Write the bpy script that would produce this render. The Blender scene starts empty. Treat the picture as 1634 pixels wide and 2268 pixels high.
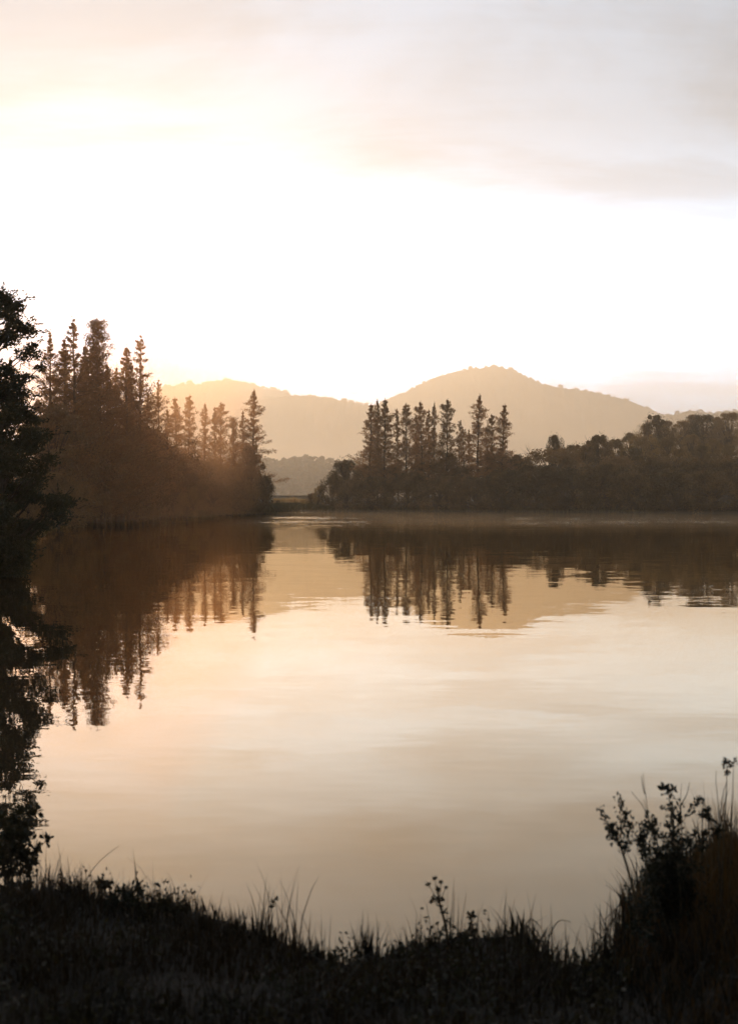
import bpy, math, random
import numpy as np
from math import radians as R

# ------------------------------------------------------------------ camera / light / exposure
scene = bpy.context.scene
COL = scene.collection
F = 2430.0            # focal length in pixels of a 1634 x 2268 picture
CX, HY, CAM_H = 817.0, 1105.0, 2.5

cam_d = bpy.data.cameras.new("camera")
cam_d.sensor_fit = 'VERTICAL'
cam_d.sensor_height = 36.0
cam_d.lens = 36.0 * F / 2268.0
cam_d.shift_y = -29.0 / 2268.0
cam_d.clip_start = 0.1
cam_d.clip_end = 20000
cam_d.dof.use_dof = True
cam_d.dof.focus_distance = 130.0
cam_d.dof.aperture_fstop = 2.8
cam = bpy.data.objects.new("camera", cam_d)
cam.location = (0, 0, CAM_H)
cam.rotation_euler = (R(90), 0, 0)
COL.objects.link(cam)
scene.camera = cam

SUN_EL, SUN_AZ = 7.5, -13.8          # degrees; azimuth from +Y, negative = left
sun_dir = np.array([math.sin(R(SUN_AZ)) * math.cos(R(SUN_EL)), math.cos(R(SUN_AZ)) * math.cos(R(SUN_EL)), math.sin(R(SUN_EL))])
sun_d = bpy.data.lights.new("sun", 'SUN')
sun_d.energy = 3.3
sun_d.angle = R(0.6)
sun_d.color = (1.0, 0.80, 0.57)
sun = bpy.data.objects.new("sun", sun_d)
from mathutils import Vector
sun.rotation_euler = Vector(tuple(sun_dir)).to_track_quat('Z', 'Y').to_euler()
sun.location = (-300, 1200, 300)
COL.objects.link(sun)

scene.view_settings.view_transform = 'Standard'
scene.view_settings.look = 'None'
scene.view_settings.gamma = 1
scene.view_settings.exposure = 0.45
scene.cycles.use_denoising = True
scene.cycles.max_bounces = 8
scene.cycles.diffuse_bounces = 2
scene.cycles.glossy_bounces = 3
scene.cycles.transmission_bounces = 3
scene.cycles.transparent_max_bounces = 4
scene.cycles.volume_bounces = 3
scene.cycles.sample_clamp_indirect = 3.0
scene.cycles.sample_clamp_direct = 20.0


class NT:
    """small node-tree helper"""
    def __init__(self, tree):
        self.t = tree
        self.n = tree.nodes
        self.n.clear()
    def add(self, typ, **kw):
        nd = self.n.new(typ)
        for k, v in kw.items():
            setattr(nd, k, v)
        return nd
    def link(self, a, b):
        self.t.links.new(a, b)
    def val(self, sock, v):
        if hasattr(v, 'is_output'):
            self.link(v, sock)
        else:
            sock.default_value = v
    def math(self, op, a, b=None, c=None, clamp=False):
        nd = self.add('ShaderNodeMath', operation=op, use_clamp=clamp)
        self.val(nd.inputs[0], a)
        if b is not None: self.val(nd.inputs[1], b)
        if c is not None: self.val(nd.inputs[2], c)
        return nd.outputs[0]
    def vmath(self, op, a, b=None):
        nd = self.add('ShaderNodeVectorMath', operation=op)
        self.val(nd.inputs[0], a)
        if b is not None: self.val(nd.inputs[1], b)
        return nd.outputs['Value'] if op in ('DOT_PRODUCT', 'LENGTH') else nd.outputs[0]
    def mapr(self, x, a, b, c, d, smooth=True):
        nd = self.add('ShaderNodeMapRange', interpolation_type='SMOOTHSTEP' if smooth else 'LINEAR')
        for i, v in enumerate((x, a, b, c, d)):
            self.val(nd.inputs[i], v)
        return nd.outputs[0]
    def noise(self, vec, scale, detail=3, rough=.5, dist=0.0):
        nd = self.add('ShaderNodeTexNoise')
        if vec is not None: self.link(vec, nd.inputs['Vector'])
        nd.inputs['Scale'].default_value = scale
        nd.inputs['Detail'].default_value = detail
        nd.inputs['Roughness'].default_value = rough
        nd.inputs['Distortion'].default_value = dist
        return nd
    def mix(self, f, a, b, blend='MIX'):
        nd = self.add('ShaderNodeMix', data_type='RGBA', blend_type=blend)
        self.val(nd.inputs[0], f)
        self.val(nd.inputs[6], a)
        self.val(nd.inputs[7], b)
        return nd.outputs[2]
    def mapping(self, vec, scale=(1, 1, 1), rot=(0, 0, 0), loc=(0, 0, 0)):
        nd = self.add('ShaderNodeMapping')
        self.link(vec, nd.inputs[0])
        nd.inputs['Scale'].default_value = scale
        nd.inputs['Rotation'].default_value = rot
        nd.inputs['Location'].default_value = loc
        return nd.outputs[0]


def rgb(r, g, b):
    return (r, g, b, 1.0)


# world: hazy dawn sky (Sky Texture) behind a thin cloud veil lit from the sun's side
world = bpy.data.worlds.new("World")
scene.world = world
world.use_nodes = True
w = NT(world.node_tree)
sky = w.add('ShaderNodeTexSky', sky_type='NISHITA', sun_disc=False)
sky.sun_elevation = R(SUN_EL)
sky.sun_rotation = R(SUN_AZ)
sky.air_density = 1.2
sky.dust_density = 4.0
sky.ozone_density = 1.0
bg_sky = w.add('ShaderNodeBackground')
w.link(sky.outputs[0], bg_sky.inputs[0])
bg_sky.inputs[1].default_value = 0.12
tc = w.add('ShaderNodeTexCoord')
dirv = w.vmath('NORMALIZE', tc.outputs['Generated'])
sep = w.add('ShaderNodeSeparateXYZ')
w.link(dirv, sep.inputs[0])
dz = sep.outputs['Z']
den = w.math('ADD', w.math('MAXIMUM', dz, 0.0), 0.12)
comb = w.add('ShaderNodeCombineXYZ')
w.link(w.math('DIVIDE', sep.outputs['X'], den), comb.inputs[0])
w.link(w.math('DIVIDE', sep.outputs['Y'], den), comb.inputs[1])
cvec = w.mapping(comb.outputs[0], scale=(1.0, 1.15, 1), rot=(0, 0, R(24)))
n1 = w.noise(cvec, 1.3, 5, .55, .6)
n2 = w.noise(w.mapping(comb.outputs[0], scale=(0.8, 3.0, 1), rot=(0, 0, R(30)), loc=(3, 1, 0)), 1.1, 6, .6, .4)
cl = w.math('ADD', w.math('MULTIPLY', n1.outputs[0], .6), w.math('MULTIPLY', n2.outputs[0], .4))
cl = w.mapr(cl, .40, .60, 0.0, 1.0)
sd_ = w.vmath('DOT_PRODUCT', dirv, tuple(sun_dir))
ang = w.math('ARCCOSINE', w.math('MINIMUM', sd_, 0.99999))
glow = w.math('EXPONENT', w.math('MULTIPLY', ang, -1.0 / R(16)))
wide = w.math('EXPONENT', w.math('MULTIPLY', ang, -1.0 / R(60)))
lum = w.math('ADD', w.math('ADD', w.math('MULTIPLY', glow, .12), w.math('MULTIPLY', wide, .08)), .47)
low = w.mapr(dz, 0.06, 0.33, 4.9, .80)
lum = w.math('MULTIPLY', lum, low)
lum = w.math('MULTIPLY', lum, w.math('ADD', w.math('MULTIPLY', cl, .42), .76))
back = w.vmath('DOT_PRODUCT', dirv, (float(sun_dir[0]), float(sun_dir[1]), 0.0))
lum = w.math('MULTIPLY', lum, w.mapr(back, -.5, .65, .36, 1.0))   # the sky away from the dawn is still dim
warm = w.mapr(dz, .04, .34, 1.0, 0.0)
ccol = w.mix(warm, rgb(.68, .97, 1.30), rgb(.70, 1.0, 1.42))
ccol = w.mix(w.math('MULTIPLY', glow, 1.6, clamp=True), ccol, rgb(.46, .92, 1.55))
backm = w.mapr(back, -.4, .5, 0.0, 1.0)
ccol = w.mix(backm, rgb(1.0, .92, .84), ccol)      # the western sky is a neutral, slightly rosy grey
bg_cl = w.add('ShaderNodeBackground')
w.link(ccol, bg_cl.inputs[0])
w.link(lum, bg_cl.inputs[1])
mx = w.add('ShaderNodeMixShader')
mx.inputs[0].default_value = 0.88
w.link(bg_sky.outputs[0], mx.inputs[1])
w.link(bg_cl.outputs[0], mx.inputs[2])
wo = w.add('ShaderNodeOutputWorld')
w.link(mx.outputs[0], wo.inputs[0])
world.cycles.sampling_method = 'AUTOMATIC'

# ------------------------------------------------------------------ helpers
rng = np.random.default_rng(11)


def px(x, d):                 # metres right of the camera axis
    return (x - CX) / F * d


def pz(y, d):                 # height above the water
    return CAM_H + (HY - y) / F * d


def mesh_np(name, V, Q=None, T=None, smooth=False):
    V = np.asarray(V, dtype=np.float32)
    loops, sizes = [], []
    if Q is not None and len(Q):
        Q = np.asarray(Q, dtype=np.int32); loops.append(Q.ravel()); sizes.append(np.full(len(Q), 4, np.int32))
    if T is not None and len(T):
        T = np.asarray(T, dtype=np.int32); loops.append(T.ravel()); sizes.append(np.full(len(T), 3, np.int32))
    loops = np.concatenate(loops); sizes = np.concatenate(sizes)
    me = bpy.data.meshes.new(name)
    me.vertices.add(len(V)); me.vertices.foreach_set('co', V.ravel())
    me.loops.add(len(loops)); me.loops.foreach_set('vertex_index', loops)
    me.polygons.add(len(sizes))
    starts = np.concatenate(([0], np.cumsum(sizes)[:-1])).astype(np.int32)
    me.polygons.foreach_set('loop_start', starts)
    if smooth:
        me.polygons.foreach_set('use_smooth', np.ones(len(sizes), bool))
    me.update(calc_edges=True)
    return me


class Geo:
    def __init__(self):
        self.V, self.Q, self.T, self.n = [], [], [], 0
    def add(self, V, Q=None, T=None):
        V = np.asarray(V, float)
        if Q is not None and len(Q): self.Q.append(np.asarray(Q) + self.n)
        if T is not None and len(T): self.T.append(np.asarray(T) + self.n)
        self.V.append(V); self.n += len(V)
    def tube(self, pts, rad, sides=5):
        pts = np.asarray(pts, float); rad = np.asarray(rad, float)
        k = len(pts)
        tan = np.gradient(pts, axis=0)
        tan /= np.linalg.norm(tan, axis=1)[:, None] + 1e-9
        ref = np.array([1., 0, 0]) if abs(tan[:, 0]).mean() < .8 else np.array([0, 1., 0])
        a = np.cross(tan, ref); a /= np.linalg.norm(a, axis=1)[:, None] + 1e-9
        b = np.cross(tan, a)
        th = np.arange(sides) * 2 * np.pi / sides
        V = pts[:, None, :] + rad[:, None, None] * (a[:, None, :] * np.cos(th)[None, :, None] + b[:, None, :] * np.sin(th)[None, :, None])
        V = V.reshape(-1, 3)
        Q = []
        for i in range(k - 1):
            for j in range(sides):
                Q.append((i * sides + j, i * sides + (j + 1) % sides, (i + 1) * sides + (j + 1) % sides, (i + 1) * sides + j))
        self.add(V, Q)
    def leaves(self, c, d, L, W, g=None, fold=0.0):
        """rhombic leaves: centre, direction, length, width"""
        g = g or rng
        c = np.asarray(c, float); n = len(c)
        if n == 0: return
        d = d / (np.linalg.norm(d, axis=1)[:, None] + 1e-9)
        r = unit(n, g)
        s = np.cross(d, r); s /= np.linalg.norm(s, axis=1)[:, None] + 1e-9
        L = np.broadcast_to(L, n)[:, None]; W = np.broadcast_to(W, n)[:, None]
        V = np.empty((n, 4, 3))
        V[:, 0] = c - d * L * .5
        V[:, 1] = c + s * W * .5 + d * L * .05
        V[:, 2] = c + d * L * .5
        V[:, 3] = c - s * W * .5 + d * L * .05
        self.add(V.reshape(-1, 3), np.arange(n * 4).reshape(n, 4))
    def mesh(self, name, smooth=False):
        return mesh_np(name, np.concatenate(self.V), np.concatenate(self.Q) if self.Q else None,
                       np.concatenate(self.T) if self.T else None, smooth)


def unit(n, g=None):
    v = (g or rng).normal(size=(n, 3))
    return v / (np.linalg.norm(v, axis=1)[:, None] + 1e-9)


def vnoise(x, y, seed=0):
    """value noise on the plane, -1..1"""
    xi = np.floor(x).astype(np.int64); yi = np.floor(y).astype(np.int64)
    xf = x - xi; yf = y - yi
    def h(a, b):
        n = (a * 374761393 + b * 668265263 + seed * 1442695041) & 0xffffffff
        n = ((n ^ (n >> 13)) * 1274126177) & 0xffffffff
        return ((n ^ (n >> 16)) & 0xffff) / 32767.5 - 1
    u = xf * xf * (3 - 2 * xf); v = yf * yf * (3 - 2 * yf)
    return (h(xi, yi) * (1 - u) + h(xi + 1, yi) * u) * (1 - v) + (h(xi, yi + 1) * (1 - u) + h(xi + 1, yi + 1) * u) * v


def fbm(x, y, oct=4, seed=0):
    s, a = 0, 1.0
    for i in range(oct):
        s = s + a * vnoise(x * 2 ** i, y * 2 ** i, seed + i); a *= .5
    return s


def tag(o, label=None, cat=None, group=None, kind=None):
    if label: o['label'] = label
    if cat: o['category'] = cat
    if group: o['group'] = group
    if kind: o['kind'] = kind
    return o


def link(name, me, mat=None, parent=None, loc=None):
    o = bpy.data.objects.new(name, me)
    if mat and not me.materials: me.materials.append(mat)
    COL.objects.link(o)
    if parent: o.parent = parent
    if loc is not None: o.location = loc
    return o


def thing(name, label, cat, loc, group=None, parts=(), rz=0.0, scale=(1, 1, 1)):
    """an Empty at the thing's base with mesh parts [(name, mesh)]"""
    o = bpy.data.objects.new(name, None)
    o.empty_display_size = .3
    COL.objects.link(o)
    o.location = loc; o.rotation_euler = (0, 0, rz); o.scale = scale
    tag(o, label, cat, group)
    for pn, me in parts:
        link(pn, me, parent=o)
    return o


# ------------------------------------------------------------------ materials
def foliage_mat(name, c1, c2, transl=.35, scale=1.5, tcol=None):
    m = bpy.data.materials.new(name); m.use_nodes = True
    t = NT(m.node_tree)
    co = t.add('ShaderNodeTexCoord')
    n = t.noise(co.outputs['Object'], scale, 3, .6)
    oi = t.add('ShaderNodeObjectInfo')
    f = t.math('ADD', n.outputs[0], t.math('MULTIPLY', t.math('SUBTRACT', oi.outputs['Random'], .5), .5))
    f = t.mapr(f, .3, .7, 0, 1)
    col = t.mix(f, rgb(*c1), rgb(*c2))
    d = t.add('ShaderNodeBsdfPrincipled')
    t.link(col, d.inputs['Base Color'])
    d.inputs['Roughness'].default_value = .65
    d.inputs['Specular IOR Level'].default_value = .25
    tr = t.add('ShaderNodeBsdfTranslucent')
    tc_ = t.mix(1.0, col, rgb(*(tcol or (1.6, 1.3, .6))), 'MULTIPLY')
    t.link(tc_, tr.inputs[0])
    mxs = t.add('ShaderNodeMixShader'); mxs.inputs[0].default_value = transl
    t.link(d.outputs[0], mxs.inputs[1]); t.link(tr.outputs[0], mxs.inputs[2])
    o = t.add('ShaderNodeOutputMaterial'); t.link(mxs.outputs[0], o.inputs[0])
    return m


def solid_mat(name, c1, c2, scale=3, rough=.85, bump=0.0):
    m = bpy.data.materials.new(name); m.use_nodes = True
    t = NT(m.node_tree)
    co = t.add('ShaderNodeTexCoord')
    n = t.noise(co.outputs['Object'], scale, 6, .6)
    col = t.mix(t.mapr(n.outputs[0], .35, .65, 0, 1), rgb(*c1), rgb(*c2))
    d = t.add('ShaderNodeBsdfPrincipled')
    t.link(col, d.inputs['Base Color'])
    d.inputs['Roughness'].default_value = rough
    d.inputs['Specular IOR Level'].default_value = .2
    if bump:
        b = t.add('ShaderNodeBump'); b.inputs['Strength'].default_value = bump
        t.link(n.outputs[0], b.inputs['Height']); t.link(b.outputs[0], d.inputs['Normal'])
    o = t.add('ShaderNodeOutputMaterial'); t.link(d.outputs[0], o.inputs[0])
    return m


M_PINE = foliage_mat('pine_needles', (.13, .085, .050), (.24, .15, .088), .6, .4, (1.7, 1.2, .6))
M_VINE = foliage_mat('vine_leaves', (.060, .046, .026), (.11, .078, .042), .35, .8)
M_SHRUB = foliage_mat('shrub_leaves', (.055, .042, .026), (.19, .125, .07), .38, .45)
M_PALE = foliage_mat('pale_leaves', (.12, .088, .046), (.22, .155, .080), .45, .5)
M_SLOPE_LIT = foliage_mat('slope_leaves', (.06, .048, .028), (.22, .15, .08), .4, .5)  # slope crowns: lightness from haze and side sun put into leaf colour
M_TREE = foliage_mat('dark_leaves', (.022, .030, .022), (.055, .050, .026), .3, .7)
M_DRY = foliage_mat('dry_grass', (.42, .29, .15), (.62, .45, .26), .5, 1.0, (1.3, 1.1, .7))
M_BANK = foliage_mat('bank_sedge', (.04, .04, .02), (.09, .075, .035), .3, .5)
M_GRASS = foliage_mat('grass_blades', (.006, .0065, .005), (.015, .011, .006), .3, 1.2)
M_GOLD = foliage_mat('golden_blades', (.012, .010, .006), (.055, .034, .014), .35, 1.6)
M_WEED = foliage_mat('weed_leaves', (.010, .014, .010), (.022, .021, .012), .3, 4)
M_BARK = solid_mat('bark', (.045, .032, .022), (.09, .068, .05), 4, .9, .4)
M_STEM = solid_mat('stems', (.035, .028, .018), (.07, .055, .03), 9, .8)
M_GROUND = solid_mat('soil', (.008, .008, .006), (.018, .014, .010), .7, .95)
M_HILL = solid_mat('hill_forest', (.02, .022, .012), (.13, .10, .055), .012, .95)
M_WALL = solid_mat('concrete', (.30, .25, .19), (.42, .36, .28), .8, .85)

# ------------------------------------------------------------------ lake outline and the ground sheet
LAKE = np.array([
    (-14, 9.5), (-5, 7.6), (-2.4, 6.9), (-1.6, 6.8), (-1.1, 6.65), (-.45, 6.15), (-.12, 5.85), (.35, 6.15), (.85, 6.25), (1.1, 5.75),
    (1.32, 6.0), (1.75, 7.0), (2.6, 7.8), (6, 9.5), (14, 11), (34, 16), (66, 42), (80, 100), (78, 150), (70, 171), (62, 181), (50, 194), (38, 203),
    (24, 211), (12, 215), (0, 216.5), (-8, 217), (-13.5, 218), (-14.2, 222), (-16.5, 226), (-18.5, 222), (-17.5, 205), (-16, 186), (-15.8, 179),
    (-18, 174), (-22, 167), (-25.5, 156), (-23.6, 147), (-27, 140), (-28.5, 128), (-29, 115), (-28.5, 102), (-26.5, 92), (-24, 78), (-20.5, 66), (-17, 54),
    (-14.4, 45), (-12.6, 38), (-12.2, 34), (-14, 29), (-19, 22), (-20, 15)], float)


def lake_sd(x, y):
    """signed distance to the lake outline, positive on land"""
    P = np.stack([x, y], -1)
    best = np.full(x.shape, 1e9)
    inside = np.zeros(x.shape, bool)
    n = len(LAKE)
    for i in range(n):
        a = LAKE[i]; b = LAKE[(i + 1) % n]
        ab = b - a
        t = np.clip(((P - a) @ ab) / (ab @ ab), 0, 1)
        dd = np.hypot(P[..., 0] - a[0] - t * ab[0], P[..., 1] - a[1] - t * ab[1])
        best = np.minimum(best, dd)
        cond = (a[1] > y) != (b[1] > y)
        with np.errstate(divide='ignore', invalid='ignore'):
            xi = (b[0] - a[0]) * (y - a[1]) / (b[1] - a[1] + 1e-12) + a[0]
        inside ^= cond & (x < xi)
    return np.where(inside, -best, best)


def sstep(a, b, x):
    t = np.clip((x - a) / (b - a), 0, 1)
    return t * t * (3 - 2 * t)


def ground_z(x, y):
    x = np.asarray(x, float); y = np.asarray(y, float)
    sd = lake_sd(x, y)
    near = 1 - sstep(14, 30, np.hypot(x, y))
    rise_near = .88 * (1 - np.exp(-np.maximum(sd, 0) / 3.0)) + .22 * sstep(1.2, 2.6, x) * sstep(.2, 1.6, sd)
    rise_far = 1.6 * (1 - np.exp(-np.maximum(sd, 0) / 6.0)) + .015 * np.clip(sd, 0, 80)
    # wooded slope on the far right
    rise_far = rise_far + 8 * sstep(18, 78, x) * sstep(6, 85, sd) * sstep(150, 200, y)
    rise_far = rise_far + 4 * sstep(4, 30, sd) * sstep(-20, -40, x) * sstep(60, 100, y) * (1 - sstep(160, 200, y))
    z = near * rise_near + (1 - near) * rise_far
    z = z + sstep(0.3, 4, sd) * (.05 * fbm(x * 1.3, y * 1.3, 3, 5) * near + .25 * fbm(x * .12, y * .12, 3, 6) * (1 - near))
    z = np.where(sd < 0, -np.minimum(-sd * .35, 2.0) - .03, z + .02)
    return z


def axis(pts):
    out = []
    for a, b, st in pts:
        out.append(np.arange(a, b, st))
    return np.concatenate(out)


gx = axis([(-1900, -300, 80), (-300, -80, 20), (-80, -30, 3), (-30, -6, 1.2), (-6, 6, .12), (6, 80, 1.6), (80, 300, 12), (300, 1901, 80)])
gy = axis([(-60, 0, 4), (0, 2, .4), (2, 10, .12), (10, 20, .6), (20, 60, 1.5), (60, 240, 2), (240, 400, 8), (400, 1000, 60), (1000, 4501, 250)])
X, Y = np.meshgrid(gx, gy)
Z = ground_z(X, Y)
ny, nx = X.shape
idx = np.arange(nx * ny).reshape(ny, nx)
Qg = np.stack([idx[:-1, :-1], idx[:-1, 1:], idx[1:, 1:], idx[1:, :-1]], -1).reshape(-1, 4)
ground = link('ground', mesh_np('ground', np.stack([X, Y, Z], -1).reshape(-1, 3), Qg, smooth=True), M_GROUND)
tag(ground, kind='structure')

# ------------------------------------------------------------------ water
mw = bpy.data.materials.new('lake_water'); mw.use_nodes = True
t = NT(mw.node_tree)
geo = t.add('ShaderNodeNewGeometry')
pos = geo.outputs['Position']
patch = t.noise(t.mapping(pos, scale=(.006, .032, 1)), 1.0, 3, .55, .4)
patch = t.mapr(patch.outputs[0], .36, .52, 0, 1)
psep = t.add('ShaderNodeSeparateXYZ'); t.link(pos, psep.inputs[0])
farband = t.math('MULTIPLY', t.mapr(psep.outputs['Y'], 80, 125, 0, 1), t.mapr(psep.outputs['X'], -24, -8, .25, 1))
nA = t.noise(t.mapping(pos, scale=(.55, 1.5, 1)), 1.0, 2, .5)
nB = t.noise(t.mapping(pos, scale=(1.6, 6.0, 1), rot=(0, 0, R(6))), 1.0, 2, .5)
nC = t.noise(t.mapping(pos, scale=(.10, .32, 1), rot=(0, 0, R(-8))), 1.0, 2, .5)
amp = t.math('ADD', .009, t.math('MULTIPLY', patch, t.math('ADD', .006, t.math('MULTIPLY', farband, .25))))
def slope(out_sock):
    s = t.add('ShaderNodeSeparateColor'); t.link(out_sock, s.inputs[0]); return s
sA, sB, sC = slope(nA.outputs['Color']), slope(nB.outputs['Color']), slope(nC.outputs['Color'])
def comb_ch(i):
    a = t.math('SUBTRACT', sA.outputs[i], .5)
    b = t.math('SUBTRACT', sB.outputs[i], .5)
    c = t.math('SUBTRACT', sC.outputs[i], .5)
    return t.math('ADD', t.math('ADD', a, b), t.math('MULTIPLY', c, .5))
nv = t.add('ShaderNodeCombineXYZ')
t.link(t.math('MULTIPLY', comb_ch(0), amp), nv.inputs[0])
t.link(t.math('MULTIPLY', comb_ch(1), amp), nv.inputs[1])
nv.inputs[2].default_value = 1
nrm = t.vmath('NORMALIZE', nv.outputs[0])
gl = t.add('ShaderNodeBsdfGlossy'); gl.inputs['Roughness'].default_value = .01
gl.inputs['Color'].default_value = rgb(1.0, .865, .66)
t.link(nrm, gl.inputs['Normal'])
df = t.add('ShaderNodeBsdfDiffuse'); df.inputs['Color'].default_value = rgb(.035, .026, .016)
# reflection falls from grazing to steep view (Schlick curve)
cosv = t.math('ABSOLUTE', t.vmath('DOT_PRODUCT', geo.outputs['Incoming'], nrm))
fr_o = t.math('ADD', .02, t.math('MULTIPLY', .98, t.math('POWER', t.math('SUBTRACT', 1.0, cosv, clamp=True), 2.9)))
mxw = t.add('ShaderNodeMixShader')
t.link(fr_o, mxw.inputs[0]); t.link(df.outputs[0], mxw.inputs[1]); t.link(gl.outputs[0], mxw.inputs[2])
om = t.add('ShaderNodeOutputMaterial'); t.link(mxw.outputs[0], om.inputs[0])
water = link('water', mesh_np('water', [(-60, 3, 0), (100, 3, 0), (100, 235, 0), (-60, 235, 0)], [(0, 1, 2, 3)]), mw)
tag(water, kind='structure')

# ------------------------------------------------------------------ hills with their wooded ridges
def hill(profile, d, depth, seed, bump=1.0, name='hill'):
    """profile: (px, py) ridge line; d: distance of the ridge"""
    P = np.array(profile, float)
    xs = np.arange(P[0, 0], P[-1, 0] + .1, 1.4)
    rid = np.interp(xs, P[:, 0], P[:, 1])
    k = np.ones(5) / 5
    rp = np.concatenate([np.full(2, rid[0]), rid, np.full(2, rid[-1])])
    rid = np.convolve(rp, k, 'valid')
    rid = rid + 1.6 * fbm(xs / 26, xs * 0, 3, seed + 40)
    wx = px(xs, d); wz = pz(rid, d)
    vs = np.concatenate([np.linspace(-1, -.12, 26), np.linspace(-.10, .10, 21), np.linspace(.2, 1, 9)])
    g, f = [], []
    for v in vs:
        s = np.cos(np.clip(abs(v), 0, 1) * np.pi / 2) ** 1.25
        y = d + v * depth + 40 * vnoise(wx / 260, np.full_like(wx, v * 3), seed)
        z = wz * s + (fbm(wx / 130, np.full_like(wx, v * depth / 130), 4, seed) * 60 * bump * (1 - s) * s * 2)
        z = z + 4.2 * bump * np.maximum(vnoise(wx / 9, np.full_like(wx, y.mean() / 9), seed + 3), -.3) * sstep(0, .4, s)
        g.append(np.stack([wx, y, z], -1))
    V = np.stack(g)
    m, n = V.shape[:2]
    ii = np.arange(m * n).reshape(m, n)
    Q = np.stack([ii[:-1, :-1], ii[:-1, 1:], ii[1:, 1:], ii[1:, :-1]], -1).reshape(-1, 4)
    o = link(name, mesh_np(name, V.reshape(-1, 3), Q), M_HILL)
    tag(o, kind='structure')
    return V


HILLS = []
HILLS.append(hill([(700, 1015), (740, 968), (800, 917), (835, 899), (860, 889), (900, 871), (960, 840), (1000, 828), (1040, 820), (1072, 814), (1095, 815), (1120, 822), (1150, 830),
                   (1200, 855), (1250, 866), (1310, 872), (1360, 886), (1400, 899), (1440, 915), (1480, 940), (1560, 985), (1700, 1060), (1800, 1104)], 3400, 620, 3))
HILLS.append(hill([(180, 1000), (300, 930), (340, 876), (370, 858), (400, 855), (430, 853), (480, 849), (520, 846), (560, 853), (600, 865), (640, 874), (700, 900), (780, 950), (860, 1020), (960, 1090)], 4000, 420, 9))
HILLS.append(hill([(400, 1060), (480, 960), (540, 905), (590, 886), (640, 880), (690, 879), (750, 888), (800, 897), (830, 901), (900, 935), (980, 1000), (1060, 1080)], 3000, 460, 15))
HILLS.append(hill([(1330, 1040), (1420, 945), (1455, 925), (1500, 921), (1545, 911), (1600, 915), (1640, 908), (1720, 912), (1800, 960), (1900, 1060)], 1700, 260, 21, .6))

# crowns of the trees along the ridges: one far wood per scene, too many to count
def crown_ball(g, c, r, seed):
    lg = np.random.default_rng(seed)
    n = 26
    u = unit(n, lg)
    u[:, 2] = np.abs(u[:, 2]) * .9
    g.leaves(c + u * r[None] * lg.uniform(.5, 1, (n, 1)), unit(n, lg), r.mean() * lg.uniform(.7, 1.2, n), r.mean() * lg.uniform(.5, .9, n), lg)

g = Geo()
hr = np.random.default_rng(5)
for hi, V in enumerate(HILLS):
    m, n = V.shape[:2]
    dd = V[36, :, 1].mean()
    unitm = dd / F
    for j in range(0, n):
        if hr.random() < .30 + .38 * (vnoise(np.array([j / 14.]), np.array([hi * 9.3]), 2)[0] > -.1):
            for row in (36, 35, 34):
                if row != 36 and hr.random() < .4: continue
                p = V[row, j].copy()
                big = 1.0 + (hr.random() < .12) * hr.uniform(.4, 1.3)
                r = np.array([1.5, 1.5, 1.5 * hr.uniform(.7, 1.3)]) * unitm * (.5 + 2.2 * hr.random() ** 2) * big
                p[2] += -.1 * r[2] + hr.uniform(0, .75) * r[2]
                crown_ball(g, p, r, int(hr.integers(1e9)))
ridge = link('ridge_forest', g.mesh('ridge_forest'), foliage_mat('ridge_leaves', (.03, .032, .016), (.06, .055, .028), .3, .01))
tag(ridge, 'trees along the crests of the far misty hills', 'forest', kind='stuff')

# the misty wood in the gap between the two shores
g = Geo()
fr_ = np.random.default_rng(8)
for i in range(900):
    d = fr_.uniform(620, 760)
    x_ = fr_.uniform(470, 900)
    base = 1.0 + .02 * (d - 620)
    top = pz(1008 + 5 * math.sin(x_ / 23.) + 6 * (x_ > 690), 660) * fr_.uniform(.72, 1.03)
    h = top - base
    for k in range(5):
        z = base + h * (k + .6) / 5.2
        rr = np.array([3.2, 3.2, 2.6]) * fr_.uniform(.7, 1.2) * (1 - .35 * (k == 4))
        crown_ball(g, np.array([px(x_, d) + fr_.normal() * 1.2, d, z]), rr, int(fr_.integers(1e9)))
wood = link('valley_forest', g.mesh('valley_forest'), M_SHRUB)
tag(wood, 'pale misty wood filling the gap between the two shores', 'forest', kind='stuff')

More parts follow.
